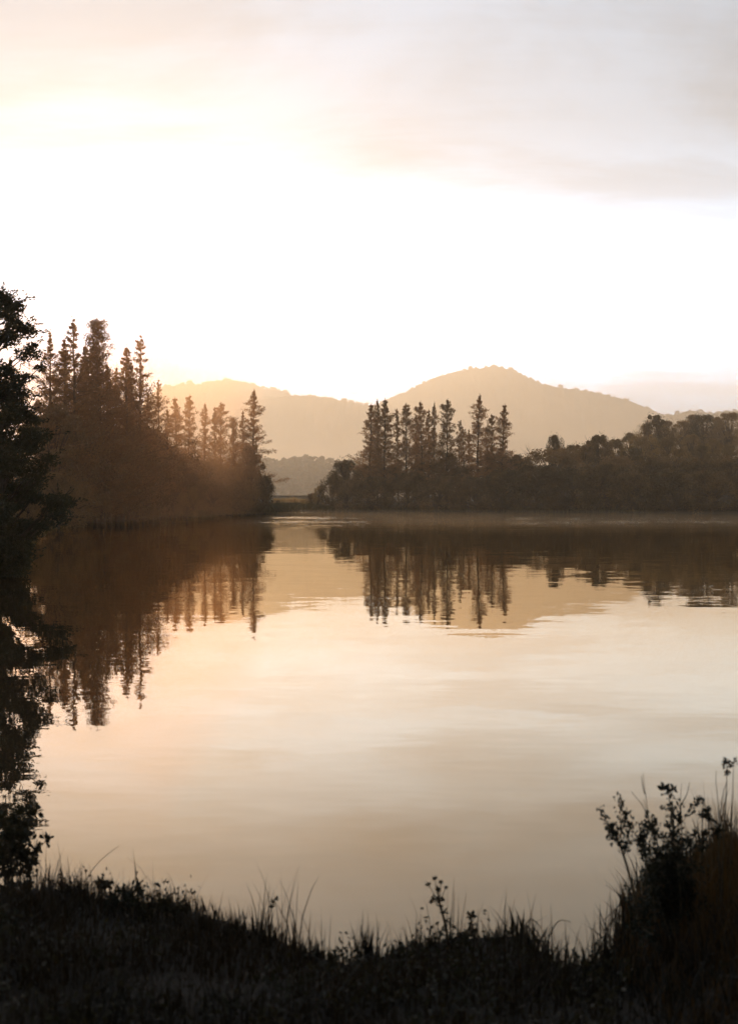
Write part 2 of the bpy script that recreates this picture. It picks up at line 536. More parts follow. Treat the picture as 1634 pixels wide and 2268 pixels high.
# ------------------------------------------------------------------ tree builders
def pine_meshes(nm, seed, H=20.0, Rm=2.4, nb=120, per=70, open_=1.0, base=.12, leaf=.42, tip=1.0, shape=.6):
    """spire of upswept limbs with hanging needle tufts"""
    g = np.random.default_rng(seed)
    tr, cr = Geo(), Geo()
    zt = np.linspace(0, 1, 14)
    bend = np.cumsum(g.normal(0, .05, (14, 2)), 0) * H / 20
    path = np.stack([bend[:, 0], bend[:, 1], zt * H], -1)
    tr.tube(path, (.24 * (1 - zt) ** .8 + .008) * H / 20, 7)
    def trunk(tt):
        return np.array([np.interp(tt, zt, path[:, 0]), np.interp(tt, zt, path[:, 1]), tt * H])
    lobes = 1 + .35 * np.sin(np.linspace(0, 1, 60) * g.uniform(14, 22) + g.uniform(0, 6)) + g.normal(0, .12, 60)
    for i in range(nb):
        tt = base + (1 - base) * ((i + g.random()) / nb) ** 1.05
        prof = min(1.0, 1.22 * (1 - tt) ** shape) * (.75 + .25 * min(1, (tt - base) * 6))
        if tt > .985: continue
        L = Rm * prof * g.uniform(.38, 1.2) * lobes[int(tt * 59)]
        if g.random() < .10 * open_: L *= 1.35
        az = i * 2.399 + g.normal(0, .5)
        el = R(g.uniform(-2, 44) + 12 * tt ** 2)
        o = trunk(tt)
        u = np.array([math.cos(az) * math.cos(el), math.sin(az) * math.cos(el), math.sin(el)])
        s = np.linspace(0, 1, 5)
        arc = o + u * (s * L)[:, None] + np.array([0, 0, -1.0]) * ((s ** 2) * L * g.uniform(-.1, .25))[:, None]
        tr.tube(arc, (.05 * (1 - s) + .012) * (1 - .5 * tt), 3)
        n = int(per * (.35 + .65 * L / Rm) * g.uniform(.7, 1.2))
        sp = g.uniform(.18, 1.02, n) ** .75
        p = np.stack([np.interp(sp, s, arc[:, k]) for k in range(3)], -1)
        w_ = (.05 + .27 * min(1, L / Rm * 1.6)) * (1.1 - .5 * sp)[:, None] * H / 20
        p = p + g.normal(0, 1, (n, 3)) * w_ * np.array([1, 1, .9])
        dv = u * .9 + g.normal(0, .6, (n, 3)) + np.array([0, 0, .5])
        cr.leaves(p, dv, leaf * g.uniform(.5, 1.2, n), leaf * .26 * g.uniform(.6, 1.3, n), g)
    n = int(14 * tip)
    tz = g.uniform(.955, 1.01, n)
    p = np.stack([np.interp(tz, zt, path[:, 0]), np.interp(tz, zt, path[:, 1]), tz * H], -1) + g.normal(0, .06, (n, 3))
    cr.leaves(p, g.normal(0, .5, (n, 3)) + np.array([0, 0, 1.0]), leaf * g.uniform(.5, 1.1, n), leaf * .22, g)
    a = tr.mesh(nm + '_trunk'); a.materials.append(M_BARK)
    b = cr.mesh(nm + '_crown'); b.materials.append(M_PINE)
    return [('trunk', a), ('crown', b)]


def broad_meshes(nm, seed, H=8., W=8., n=9000, leaf=.3, clumps=34, mat=None, trunk_h=.25, flat=0.0, skirt=True):
    """a broadleaf crown built from leaf clumps carried on limbs"""
    g = np.random.default_rng(seed)
    tr, cr = Geo(), Geo()
    s = np.linspace(0, 1, 6)
    top = np.array([g.normal(0, .04 * W), g.normal(0, .04 * W), H * .62])
    tr.tube(s[:, None] * top + np.stack([.05 * W * np.sin(s * 3) * 0, 0 * s, 0 * s], -1), .035 * H * (1 - .7 * s), 6)
    clumps = int(clumps * 1.5)
    for i in range(clumps):
        a = g.uniform(0, 2 * np.pi)
        if skirt:
            zf = g.uniform(.06, 1) ** .9
            rad = W * .5 * math.sqrt(max(0.02, 1 - (max(zf - .38, 0) / .64) ** 2)) * math.sqrt(g.uniform(.15, 1))
        else:
            zf = trunk_h + (1 - trunk_h) * g.uniform(0.1, 1)
            q = (zf - trunk_h) / (1 - trunk_h)
            rad = W * .5 * math.sqrt(max(.05, 1 - (2 * q - 1 + .1) ** 2)) * math.sqrt(g.uniform(.1, 1))
        cr_r = W * g.uniform(.06, .17)
        c = np.array([math.cos(a) * rad * .86, math.sin(a) * rad * .86, min(zf * H, H - cr_r * .8)])
        # limb
        st = top * min(.95, max(.1, zf * .75))
        mid = (st + c) / 2 + np.array([0, 0, .04 * H])
        tt = s[:, None]
        tr.tube(st * (1 - tt) ** 2 + 2 * mid * tt * (1 - tt) + c * tt ** 2, .011 * H * (1.1 - s), 4)
        m = int(n / clumps * g.uniform(.7, 1.3))
        u = unit(m, g)
        p = c + u * cr_r * (g.random((m, 1)) ** .4) * np.array([1, 1, .78 - flat * .4])
        keep = p[:, 2] > -.2
        p, u = p[keep], u[keep]; m = len(p)
        cr.leaves(p, u * .5 + unit(m, g) + np.array([0, 0, -.25]), leaf * g.uniform(.5, 1.25, m), leaf * .6 * g.uniform(.6, 1.2, m), g)
    # thin outlying sprigs
    m = n // 9
    u = unit(m, g); u[:, 2] = np.abs(u[:, 2])
    p = u * np.array([W * .5, W * .5, H * .55]) * g.uniform(.8, 1.13, (m, 1)) * (1 + .12 * np.sin(u[:, :1] * 7 + seed) * np.sin(u[:, 1:2] * 6)) + np.array([0, 0, H * .42])
    cr.leaves(p, u + unit(m, g) * .6, leaf * g.uniform(.5, 1.1, m), leaf * .45, g)
    a = tr.mesh(nm + '_trunk'); a.materials.append(M_BARK)
    b = cr.mesh(nm + '_crown'); b.materials.append(mat or M_SHRUB)
    return [('trunk', a), ('crown', b)]


def plant_at(name, label, cat, parts, H, x, ytop, d, group, wide=1.0, rz=None, base_h=None):
    wx = px(x, d)
    z0 = float(ground_z(np.array([wx]), np.array([d]))[0])
    z0 = max(z0, 0.0) - .05
    h = pz(ytop, d) - z0
    sc = h / H
    o = thing(name, label, cat, (wx, d, z0), group, parts, rng.uniform(0, 6.28) if rz is None else rz, (sc * wide, sc * wide, sc))
    if cat == 'pine tree':
        o.rotation_euler[0] = rng.normal(0, .018); o.rotation_euler[1] = rng.normal(0, .018)
    return o


PINE = {
    'a': pine_meshes('slim_pine', 21, Rm=3.0, nb=165, per=120, leaf=.36),
    'e': pine_meshes('feathered_pine', 31, Rm=3.4, nb=150, per=125, leaf=.34, shape=.75, base=.16),
    'b': pine_meshes('full_pine', 22, Rm=4.0, nb=180, per=125, leaf=.36, shape=.65),
    'g': pine_meshes('gappy_pine', 32, Rm=3.8, nb=140, per=140, leaf=.34, shape=.55, open_=2.5, base=.22),
    'c': pine_meshes('open_pine', 23, Rm=3.4, nb=130, per=130, open_=2.0, leaf=.36, shape=.7),
    'd': pine_meshes('ragged_pine', 24, Rm=3.0, nb=120, per=100, open_=2.0, base=.2, leaf=.36, shape=.5),
    'l': pine_meshes('tall_ragged_pine', 25, Rm=4.9, nb=125, per=170, open_=3.0, leaf=.28, base=.1, shape=1.0),
    'k': pine_meshes('tall_broken_pine', 33, Rm=4.4, nb=105, per=170, open_=3.5, leaf=.28, base=.12, shape=.9),
    'm': pine_meshes('tall_full_pine', 26, Rm=5.9, nb=190, per=180, open_=2.0, leaf=.28, base=.08, shape=1.0),
    'v': pine_meshes('vine_pine', 27, Rm=2.0, nb=230, per=120, leaf=.3, shape=.36, base=.05),
    'w': pine_meshes('vine_pine_tall', 28, Rm=2.1, nb=270, per=130, leaf=.28, shape=.34, base=.05),
}
G_R = 'slender pines on the far right shore'
G_L = 'pines on the left shore'
RP = [  # variant, x, ytop, distance, width, label
    ('a', 818, 894, 221, .95, 'leftmost slender pine of the right shore with drooping left limbs'),
    ('e', 836, 884, 224, .72, 'tall pine second from the left on the right shore'),
    ('a', 852, 883, 220, 1.0, 'tall pine closing the dense three-pine clump on the right shore'),
    ('c', 883, 905, 226, .62, 'thin pine just left of a taller one, right of the three-pine clump'),
    ('g', 899, 893, 222, .75, 'open pine with bare lower trunk standing right of a shorter thin pine'),
    ('d', 924, 922, 228, .9, 'low pine tucked against the left side of a bushy spire'),
    ('b', 936, 889, 222, .70, 'bushy spire in the middle of the right shore pine row'),
    ('c', 947, 907, 229, .8, 'short pine squeezed between the bushy spire and a needle-thin pine'),
    ('e', 962, 890, 226, .55, 'needle-thin pine standing left of the broad dense pine'),
    ('b', 987, 884, 220, .80, 'broad dense pine with a shrub-wrapped foot on the right shore'),
    ('d', 1016, 930, 224, .55, 'short dark pine just right of the broad dense pine'),
    ('d', 1027, 948, 222, .75, 'smallest pine of the right shore row, leaning on a short dark one'),
    ('c', 1041, 950, 228, .6, 'thin sparse pine at the left foot of the tallest right shore pine'),
    ('e', 1056, 873, 219, 1.0, 'tallest pine of the right shore with a clear dark trunk'),
    ('g', 1090, 917, 225, .7, 'pale pine between the tallest one and the last one of the right row'),
    ('a', 1107, 895, 221, .9, 'last pine at the right end of the right shore row'),
    ('d', 1078, 945, 222, .7, 'low pine in the gap right of the tallest right shore pine'),
]
for v, x, y, d, wd, lab in RP:
    plant_at('pine_tree', lab, 'pine tree', PINE[v], 20., x, y, d, G_R, wd * 1.14)
LP = [
    ('l', 120, 733, 102, .9, 'wispy see-through pine next to the near dark tree at the left edge'),
    ('k', 137, 765, 106, 1.0, 'ragged pine half hidden behind wispy ones near the left edge'),
    ('m', 155, 748, 108, .8, 'full pine just left of the highest wispy tip on the left shore'),
    ('k', 168, 704, 104, .85, 'pine with the highest wispy tip on the left shore'),
    ('m', 195, 764, 112, .9, 'shorter pine between the highest tip and the vine-clad column'),
    ('w', 227, 709, 110, .95, 'tall dense vine-clad pine with a blunt bushy top on the left shore'),
    ('l', 244, 806, 116, .9, 'low pine on the right flank of the tall vine-clad column'),
    ('m', 182, 790, 114, .75, 'dense pine with a hidden foot just left of the tall vine-clad column'),
    ('k', 211, 772, 115, .7, 'thin pine leaning against the left side of the tall vine-clad column'),
    ('m', 257, 812, 120, .75, 'short dense pine in the gap right of the tall vine-clad column'),
    ('k', 284, 792, 121, .7, 'thin pine between the blunt-tipped one and the pointed wiggly one'),
    ('k', 318, 830, 128, .65, 'thin low pine right of the pointed wiggly one on the left shore'),
    ('m', 272, 766, 118, .95, 'full pine with a blunt tip beside the pointed one near the left hill'),
    ('k', 304, 738, 122, .85, 'pointed pine with a bare wiggly tip at the right of the big left group'),
    ('m', 292, 815, 126, .8, 'dense pine under the pointed wiggly one on the left shore'),
    ('l', 326, 866, 130, .8, 'low ragged pine at the right shoulder of the big left group'),
    ('k', 352, 838, 138, .62, 'lone slim pine standing in front of the left hill slope'),
    ('c', 372, 905, 150, .7, 'small pine right of the lone slim one on the left shore'),
    ('a', 396, 880, 160, 1.0, 'left one of two pines grown together below the left hill'),
    ('b', 417, 874, 163, .68, 'right one of two pines grown together below the left hill'),
    ('e', 450, 893, 176, .85, 'isolated hazy pine between two pairs below the left hill'),
    ('c', 476, 900, 186, .7, 'left one of a pale hazy pair with bare trunks'),
    ('g', 487, 891, 189, .85, 'right one of a pale hazy pair with bare trunks'),
    ('v', 518, 926, 190, .95, 'short dark column of vines over a dead pine on the left shore'),
    ('c', 538, 909, 198, .7, 'hazy pine between the vine column and the last tall pine'),
    ('e', 557, 863, 197, 1.0, 'last tall pine at the right end of the left shore'),
]
for v, x, y, d, wd, lab in LP:
    plant_at('pine_tree', lab, 'pine tree', PINE[v], 20., x, y, d, G_L, wd * (1.22 if x < 360 else 1.1))

SHR = {
    'a': broad_meshes('shrub_round', 41, 8, 9, 10000, .30, 40),
    'b': broad_meshes('shrub_wide', 42, 7, 11, 11000, .30, 44),
    'c': broad_meshes('shrub_tall', 43, 9, 7.5, 9000, .30, 34),
    'd': broad_meshes('shrub_loose', 44, 8, 8.5, 7000, .30, 30, M_PALE),
    't': broad_meshes('round_tree', 45, 10, 7.5, 9000, .30, 30, M_SHRUB, .35, skirt=False),
    'f': broad_meshes('layered_tree', 46, 9, 8, 7000, .30, 26, M_VINE, .3, .5, skirt=False),
    'h': broad_meshes('slope_round', 48, 10, 8, 11000, .26, 70, M_SLOPE_LIT, .2, .3),
    'i': broad_meshes('slope_rough', 49, 10, 7, 10000, .26, 56, M_SLOPE_LIT, .25, .5, skirt=False),
    'p': broad_meshes('pale_tree', 47, 10, 8, 9000, .32, 34, M_PALE, .15),
}
SH = {'a': 8, 'b': 7, 'c': 9, 'd': 8, 't': 10, 'f': 9, 'p': 10, 'h': 10, 'i': 10}
G_RS = 'bushes and trees of the wooded right shore'
RS = [
    # front row along the water, left to right
    ('a', 616, 1108, 232, .9, 'small dark bush in the inlet beside the left shore tip'),
    ('c', 634, 1116, 226, 1.0, 'smallest dark bush in the inlet in front of the golden reeds'),
    ('a', 690, 1092, 226, .8, 'small bush in the inlet stepping up to the right shore'),
    ('d', 706, 1076, 219, .55, 'low tip bush at the water, leftmost on the right shore'),
    ('b', 737, 1052, 222, .62, 'spreading bush above the reeds at the left tip of the right shore'),
    ('a', 768, 1017, 229, .75, 'tall leaning bush left of the three-pine clump'),
    ('b', 770, 1062, 219, .65, 'low dark bush at the waterline below the tall leaning one'),
    ('a', 812, 1028, 226, .8, 'round bush at the foot of the leftmost right shore pine'),
    ('b', 830, 1055, 219, .9, 'wide waterside bush below the three-pine clump'),
    ('c', 868, 1032, 225, .9, 'upright bush filling the gap right of the three-pine clump'),
    ('b', 905, 1046, 220, .9, 'wide waterside bush below the open pine with bare trunk'),
    ('a', 938, 1022, 226, .8, 'bush wrapped round the foot of the bushy spire'),
    ('c', 988, 1000, 222, .72, 'tall ivy-like bush climbing the broad dense pine'),
    ('b', 975, 1052, 217, .9, 'waterside bush below the needle-thin pine'),
    ('a', 1022, 1036, 221, .75, 'bush under the smallest pine of the right row'),
    ('b', 1050, 1056, 216, .9, 'waterside bush below the tallest right shore pine'),
    ('a', 1098, 1002, 226, .8, 'tall bush at the foot of the last two pines'),
    ('b', 1118, 1040, 217, .95, 'wide dark bush at the water right of the pine row'),
    ('a', 1145, 1006, 224, .95, 'domed bush just right of the pine row, left of the bare sapling'),
    ('b', 1190, 1030, 219, 1.0, 'broad bush in front of the bare sapling'),
    ('a', 1226, 992, 222, 1.15, 'domed dark bush that carries the small round-topped tree'),
    ('b', 1265, 1035, 212, 1.0, 'waterside bush right below the round-topped tree'),
    ('c', 1290, 984, 228, .9, 'tall bush left of the dark flat-headed tree'),
    ('b', 1330, 1028, 208, 1.0, 'waterside bush below the dark flat-headed tree'),
    ('a', 1370, 1010, 214, 1.05, 'rounded bush right of the dark flat-headed tree and below pale crowns'),
    ('b', 1410, 1045, 202, 1.0, 'low bush on the water under the start of the wooded slope'),
    ('a', 1450, 1012, 207, 1.1, 'rounded bush halfway along the foot of the wooded slope'),
    ('b', 1490, 1045, 194, 1.1, 'low waterside bush below the middle of the wooded slope'),
    ('a', 1540, 1012, 198, 1.1, 'rounded dark bush under the bright crown near the right edge'),
    ('b', 1575, 1042, 186, 1.1, 'last low waterside bush inside the right edge'),
    ('a', 1625, 1008, 190, 1.1, 'dark bush cut by the right edge of the picture'),
]
def to_water(x, d, off=1.6):
    dd = np.arange(d - 35, d + 35, .25)
    sd = lake_sd(px(x, dd), dd)
    k = np.nonzero(sd < off)[0]
    return float(dd[k[-1]]) if len(k) and k[-1] < len(dd) - 1 else d
for v, x, y, d, wd, lab in RS:
    if v == 'b': d = to_water(x, d, float(rng.uniform(.4, 3.2)))
    plant_at('waterside_bush', lab, 'bush', SHR[v], SH[v], x, y, d, G_RS, wd)
G_SL = 'trees on the wooded slope at the right'
SL = [
    ('t', 1228, 962, 228, .42, 'small round-topped tree standing up from a domed dark bush'),
    ('t', 1328, 962, 226, .62, 'dark flat-headed tree rising left of the pale slope crowns'),
    ('c', 1305, 975, 236, .65, 'narrow dark tree touching the left side of the flat-headed one'),
    ('p', 1265, 985, 262, .7, 'pale feathery crown behind the gap right of the round-topped tree'),
    ('p', 1362, 972, 258, .8, 'pale crown right behind the dark flat-headed tree'),
    ('p', 1395, 958, 268, .8, 'pale rounded crown where the wooded slope begins to climb'),
    ('d', 1425, 962, 250, .9, 'loose light crown in the lower middle of the wooded slope'),
    ('c', 1448, 918, 272, .75, 'pointed dark tree at the top left corner of the wooded slope'),
    ('h', 1432, 938, 276, .75, 'dark crown on the left shoulder of the wooded slope crest'),
    ('i', 1475, 930, 280, .85, 'dark crown right of the pointed tree on the slope crest'),
    ('p', 1478, 968, 250, .9, 'lightest domed crown in the centre of the wooded slope'),
    ('h', 1510, 930, 284, .85, 'dark crown in the dip of the slope crest'),
    ('i', 1535, 916, 286, .85, 'tall crown of the twin summit of the slope crest, left one'),
    ('h', 1556, 917, 282, .95, 'tall crown of the twin summit of the slope crest, right one'),
    ('p', 1530, 962, 252, .9, 'light crown under the twin summit of the wooded slope'),
    ('i', 1585, 922, 280, .9, 'crown in the notch before the right edge of the slope crest'),
    ('h', 1612, 912, 276, .9, 'high dark crown of the slope crest at the right edge'),
    ('p', 1580, 972, 238, .85, 'sunlit light crown low on the slope near the right edge'),
    ('d', 1604, 985, 230, .9, 'brightest tan crown at the right edge of the wooded slope'),
    ('h', 1548, 985, 225, .9, 'dark crown between the light one and the bright tan one'),
    ('i', 1500, 992, 222, .9, 'dark mid-slope crown in front of the lightest domed one'),
    ('h', 1400, 990, 228, .9, 'dark upright crown in front of the pale rounded one'),
    ('h', 1345, 995, 236, .8, 'dark rounded crown in front of the pale one behind the flat-headed tree'),
]
for v, x, y, d, wd, lab in SL:
    plant_at('slope_tree', lab, 'tree', SHR[v], SH[v], x, y, d, G_SL, wd * (1.0 if 'flat-headed tree rising' in lab or 'round-topped tree standing' in lab or 'narrow' in lab else .95))
G_LS = 'bushes of the left shore'
LS = [
    ('b', 20, 1150, 52, .9, 'dark bush behind the trunk of the near tree at the left edge'),
    ('a', 62, 1085, 70, .8, 'dark bush showing right behind the near tree at the left edge'),
    ('c', 112, 890, 100, .9, 'tall dark bush beside the near tree, under the wispy pine'),
    ('b', 130, 1045, 92, .85, 'low bush at the waterline right behind the near dark tree'),
    ('a', 165, 930, 107, .8, 'tall bush wrapping the feet of the highest left pines'),
    ('b', 190, 1050, 101, .95, 'mounded bush over the water below the highest left pines'),
    ('c', 222, 935, 114, .9, 'tall bush at the foot of the tall vine-clad column'),
    ('a', 262, 960, 119, .9, 'bush under the blunt-tipped full pine'),
    ('b', 248, 1065, 110, .85, 'low mounded bush at the water below the vine-clad column'),
    ('a', 300, 940, 128, .8, 'tall bush at the foot of the pointed wiggly pine'),
    ('b', 305, 1050, 123, .95, 'wide creeper-covered bush on the water below the pointed pine'),
    ('c', 335, 950, 138, .8, 'upright bush under the lone slim pine'),
    ('b', 350, 1062, 134, .85, 'sloping bush at the little spit on the left shore'),
    ('f', 384, 985, 143, .95, 'layered sunlit tree jutting over the water at mid left shore'),
    ('d', 414, 1045, 145, .5, 'narrow sunlit bush hanging to the water at the little spit'),
    ('b', 400, 1012, 158, .8, 'bush behind the layered sunlit tree'),
    ('f', 428, 1042, 155, .75, 'flat-topped dark tree right of the layered sunlit one'),
    ('a', 455, 1018, 172, .8, 'bush below the isolated hazy pine'),
    ('b', 470, 1062, 164, .9, 'wide dark waterside bush right of the flat-topped tree'),
    ('a', 495, 1028, 182, .8, 'bush under the pale hazy pine pair'),
    ('b', 520, 1058, 174, .95, 'wide waterside bush below the short vine column'),
    ('c', 556, 985, 195, .62, 'dense vine-like bush climbing the foot of the last tall pine'),
    ('a', 545, 1030, 186, .8, 'bush between the vine column and the last tall pine'),
    ('b', 560, 1068, 176, .8, 'low bush on the shore in front of the last tall pine'),
    ('a', 582, 1052, 186, .62, 'rounded last bush at the right tip of the left shore'),
]
for v, x, y, d, wd, lab in LS:
    if v == 'b' and 'behind' not in lab: d = to_water(x, d, float(rng.uniform(.4, 3.2)))
    plant_at('shore_bush', lab, 'bush', SHR[v], SH[v], x, y, d, G_LS, wd)

# bare sapling on the right shore
g = Geo(); br = np.random.default_rng(77)
def twig(p, u, L, r, lvl):
    s = np.linspace(0, 1, 4)[:, None]
    q = p + u * L * s + np.array([0, 0, 1]) * (s ** 2) * L * .12
    g.tube(q, np.linspace(r, r * .5, 4), 4)
    if lvl:
        for k in range(4):
            f_ = br.uniform(.35, 1)
            v = u + unit(1, br)[0] * .65 + np.array([0, 0, .25]); v /= np.linalg.norm(v)
            twig(p + u * L * f_, v, L * br.uniform(.45, .65), r * .5, lvl - 1)
twig(np.zeros(3), np.array([0, 0, 1.]), 4.6, .09, 3)
me = g.mesh('bare_sapling'); me.materials.append(M_BARK)
d_ = 228.; zt_ = pz(985, d_); zg = float(ground_z(np.array([px(1176, d_)]), np.array([d_]))[0])
o = link('bare_sapling', me, loc=(px(1176, d_), d_, zg)); o.scale = ((zt_ - zg) / 8.2,) * 3
tag(o, 'leafless sapling standing in the dip between two domed bushes', 'sapling')

# ------------------------------------------------------------------ inlet: dry reeds, sedge mounds and the low wall
def tuft_mesh(nm, seed, n, h, r, mat, lean=.35, w=.05):
    g = np.random.default_rng(seed); G = Geo()
    blades(G, g.normal(0, r * .45, (n, 2)), np.zeros(n), h * g.uniform(.5, 1.1, n), w * g.uniform(.6, 1.3, n), lean, g)
    me = G.mesh(nm); me.materials.append(mat); return me

def blades(G, xy, z, h, w, lean, g):
    n = len(h)
    a = g.uniform(0, 2 * np.pi, n); ln = np.abs(g.normal(lean, lean * .6, n))
    lx, ly = np.cos(a) * ln, np.sin(a) * ln
    b = a + np.pi / 2 + g.normal(0, .6, n)
    sx, sy = np.cos(b), np.sin(b)
    T_ = [0, .4, .75, 1.0]; Wd = [1.0, .8, .45, .06]
    V = np.empty((n, 8, 3))
    for k, tt in enumerate(T_):
        cx_ = xy[:, 0] + lx * h * tt ** 2; cy_ = xy[:, 1] + ly * h * tt ** 2
        cz_ = z + h * tt * (1 - .25 * ln * tt)
        for q, sg in enumerate((-1, 1)):
            V[:, k * 2 + q, 0] = cx_ + sg * sx * w * Wd[k] * .5
            V[:, k * 2 + q, 1] = cy_ + sg * sy * w * Wd[k] * .5
            V[:, k * 2 + q, 2] = cz_
    base = np.arange(n)[:, None] * 8
    Q = np.concatenate([base + np.array([[0, 1, 3, 2]]), base + np.array([[2, 3, 5, 4]]), base + np.array([[4, 5, 7, 6]])])
    G.add(V.reshape(-1, 3), Q)

def on_ground(x, y):
    return max(0.0, float(ground_z(np.array([float(x)]), np.array([float(y)]))[0]))

dry = tuft_mesh('dry_reed', 91, 900, 1.9, 1.5, M_DRY, .4, .09)
sedge = tuft_mesh('sedge_mound', 92, 1600, 1.3, 2.0, M_BANK, .5, .10)
for x, d, s, lab in [(630, 234, .62, 'leftmost golden dry reed clump at the inlet'), (646, 231, .85, 'golden dry reed clump in the middle of the inlet'),
                     (660, 233, .6, 'golden dry reed clump in the inlet right of the middle one'), (676, 229, .7, 'golden dry reed clump nearest the right shore bushes'), (613, 236, .55, 'small golden reed clump next to the left shore tip')]:
    wx = px(x, d)
    o = link('dry_reed_clump', dry, loc=(wx, d, on_ground(wx, d) - .03)); o.scale = (s * 1.1, s * 1.1, s * 1.25); o.rotation_euler = (0, 0, x)
    tag(o, lab, 'reed clump', 'dry reeds at the inlet')
for x, d, s, lab in [(612, 224, 1.1, 'dark sedge mound in the inlet by the left shore'), (632, 227, 1.2, 'dark sedge mound in front of the golden reeds'), (655, 229, .9, 'sedge mound between the reeds and the right shore tip'),
                     (690, 219, 1.1, 'sedge mound at the water on the left tip of the right shore'), (718, 217.5, 1.0, 'sedge mound at the water below the spreading tip bush'), (590, 183, 1.0, 'sedge mound at the right tip of the left shore'),
                     (560, 176, 1.0, 'sedge mound on the waterline below the last tall pine'), (430, 150.5, .8, 'pale sedge mound on the little spit of the left shore')]:
    wx = px(x, d)
    o = link('sedge_mound', sedge, loc=(wx, d, on_ground(wx, d) - .03)); o.scale = (s * 1.25, s * 1.25, s); o.rotation_euler = (0, 0, x)
    tag(o, lab, 'sedge mound', 'sedge mounds at the waterline')

sg_ = np.random.default_rng(96)
pts = []
for a_, b_ in zip(LAKE[21:52], LAKE[22:53]):
    L_ = np.hypot(*(b_ - a_)); n_ = int(L_ * 26)
    f_ = sg_.random((n_, 1)); nrm_ = np.array([b_[1] - a_[1], a_[0] - b_[0]]) / L_
    pts.append(a_ + (b_ - a_) * f_ + nrm_ * sg_.uniform(-.4, 3.2, (n_, 1)))
pts = np.concatenate(pts)
G = Geo()
hh = .75 * sg_.uniform(.4, 1.2, len(pts)) * (1 + .5 * vnoise(pts[:, 0] / 3, pts[:, 1] / 3, 4))
blades(G, pts, np.maximum(ground_z(pts[:, 0], pts[:, 1]), -.05) - .03, hh, .10 * sg_.uniform(.6, 1.4, len(pts)), .5, sg_)
tag(link('shore_grass', G.mesh('shore_grass'), M_BANK), 'rough grass fringing the far waterline', 'grass', kind='stuff')

g = Geo()
def box(G, x0, x1, y0, y1, z0, z1):
    V = [(x, y, z) for x in (x0, x1) for y in (y0, y1) for z in (z0, z1)]
    G.add(V, [(0, 1, 3, 2), (4, 6, 7, 5), (0, 4, 5, 1), (2, 3, 7, 6), (0, 2, 6, 4), (1, 5, 7, 3)])
ztop = pz(1097.5, 244)
box(g, px(585, 244), px(712, 244), 244, 244.4, .3, ztop - .18)
box(g, px(585, 244) - .05, px(712, 244) + .05, 243.92, 244.48, ztop - .18, ztop)
o = link('low_wall', g.mesh('low_wall'), M_WALL)
tag(o, 'long low pale wall behind the golden reeds of the inlet', 'wall')

# ------------------------------------------------------------------ near dark tree at the left edge
def near_tree():
    g = np.random.default_rng(61)
    tr, cr = Geo(), Geo()
    D = 35.0
    prof = np.array([(1240, 80), (1190, 130), (1140, 186), (1100, 176), (1050, 155), (1000, 145), (960, 128), (900, 100), (860, 92), (800, 122), (740, 112), (700, 92), (668, 66), (645, 30)], float)
    zs = pz(prof[:, 0], D); rs = prof[:, 1] / F * D * .98
    H = zs[-1]
    s = np.linspace(0, 1, 9)
    path = np.stack([.25 * np.sin(s * 4), .2 * np.cos(s * 3), s * H * .93], -1)
    tr.tube(path, .17 * (1 - s) ** .8 + .025, 8)
    for i in range(270):
        z = .15 + (H - .15) * g.random() ** 1.2
        rr = np.interp(z, zs, rs)
        a = g.uniform(0, 2 * np.pi)
        q = rr * g.uniform(.25, 1.0) ** .7
        cr_r = g.uniform(.18, .52) * (1 if z < 5 else .8)
        q = max(0.05, q - cr_r * .55)
        c = np.array([math.cos(a) * q, math.sin(a) * q, z])
        zf = max(.1, z - q * .8) / (H * .93)
        st = np.array([np.interp(zf, s, path[:, k]) for k in range(3)])
        tt = np.linspace(0, 1, 5)[:, None]
        tr.tube(st * (1 - tt) + c * tt + np.array([0, 0, -1]) * tt * (1 - tt) * q * .2, np.linspace(.05, .012, 5), 4)
        n = int(330 * (cr_r / .4) ** 2)
        u = unit(n, g)
        p = c + u * cr_r * (g.random((n, 1)) ** .5) * np.array([1.15, 1.15, .7])
        dv = (p - st); dv /= np.linalg.norm(dv, axis=1)[:, None] + 1e-6
        cr.leaves(p, dv * .7 + unit(n, g) * .8 + np.array([0, 0, .1]), g.uniform(.08, .19, n), g.uniform(.035, .07, n), g)
        # twig ends that stick out
        for k in range(3):
            e = c + (unit(1, g)[0] + np.append(np.array([math.cos(a), math.sin(a)]) * .9, .3)) * cr_r * 1.1
            tr.tube(np.linspace(c, e, 3), [.012, .008, .004], 3)
            m = 16
            p2 = np.linspace(c, e, m) + g.normal(0, .035, (m, 3))
            cr.leaves(p2, (e - c) + unit(m, g) * .35, g.uniform(.09, .16, m), .05, g)
    a = tr.mesh('near_tree_trunk'); a.materials.append(M_BARK)
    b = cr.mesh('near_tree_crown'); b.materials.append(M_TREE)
    wx = px(-20, D)
    thing('broadleaf_tree', 'near black-green leafy tree filling the left edge above the water', 'tree', (wx, D, 0.0), None, [('trunk', a), ('crown', b)])
near_tree()

# ------------------------------------------------------------------ the near bank: grass (uncountable) and single plants
def bank_grass(nm, label, n, xr, yr, hfun, mat, seed, lean, w):
    g = np.random.default_rng(seed)
    x = g.uniform(*xr, n); y = g.uniform(*yr, n)
    sd = lake_sd(x, y)
    k = sd > -.12 + .1 * g.random(n)
    x, y, sd = x[k], y[k], sd[k]
    cl = fbm(x * 2.2, y * 2.2, 3, seed)
    h = hfun(x, y, sd) * g.uniform(.3, 1.2, len(x)) * np.clip(1 + .75 * cl, .25, 1.5)
    h = np.maximum(h, .04)
    G = Geo()
    blades(G, np.stack([x, y], -1), np.maximum(ground_z(x, y), -.05) - .02, h, w * g.uniform(.6, 1.3, len(x)), lean, g)
    o = link(nm, G.mesh(nm), mat)
    return tag(o, label, 'grass', kind='stuff')

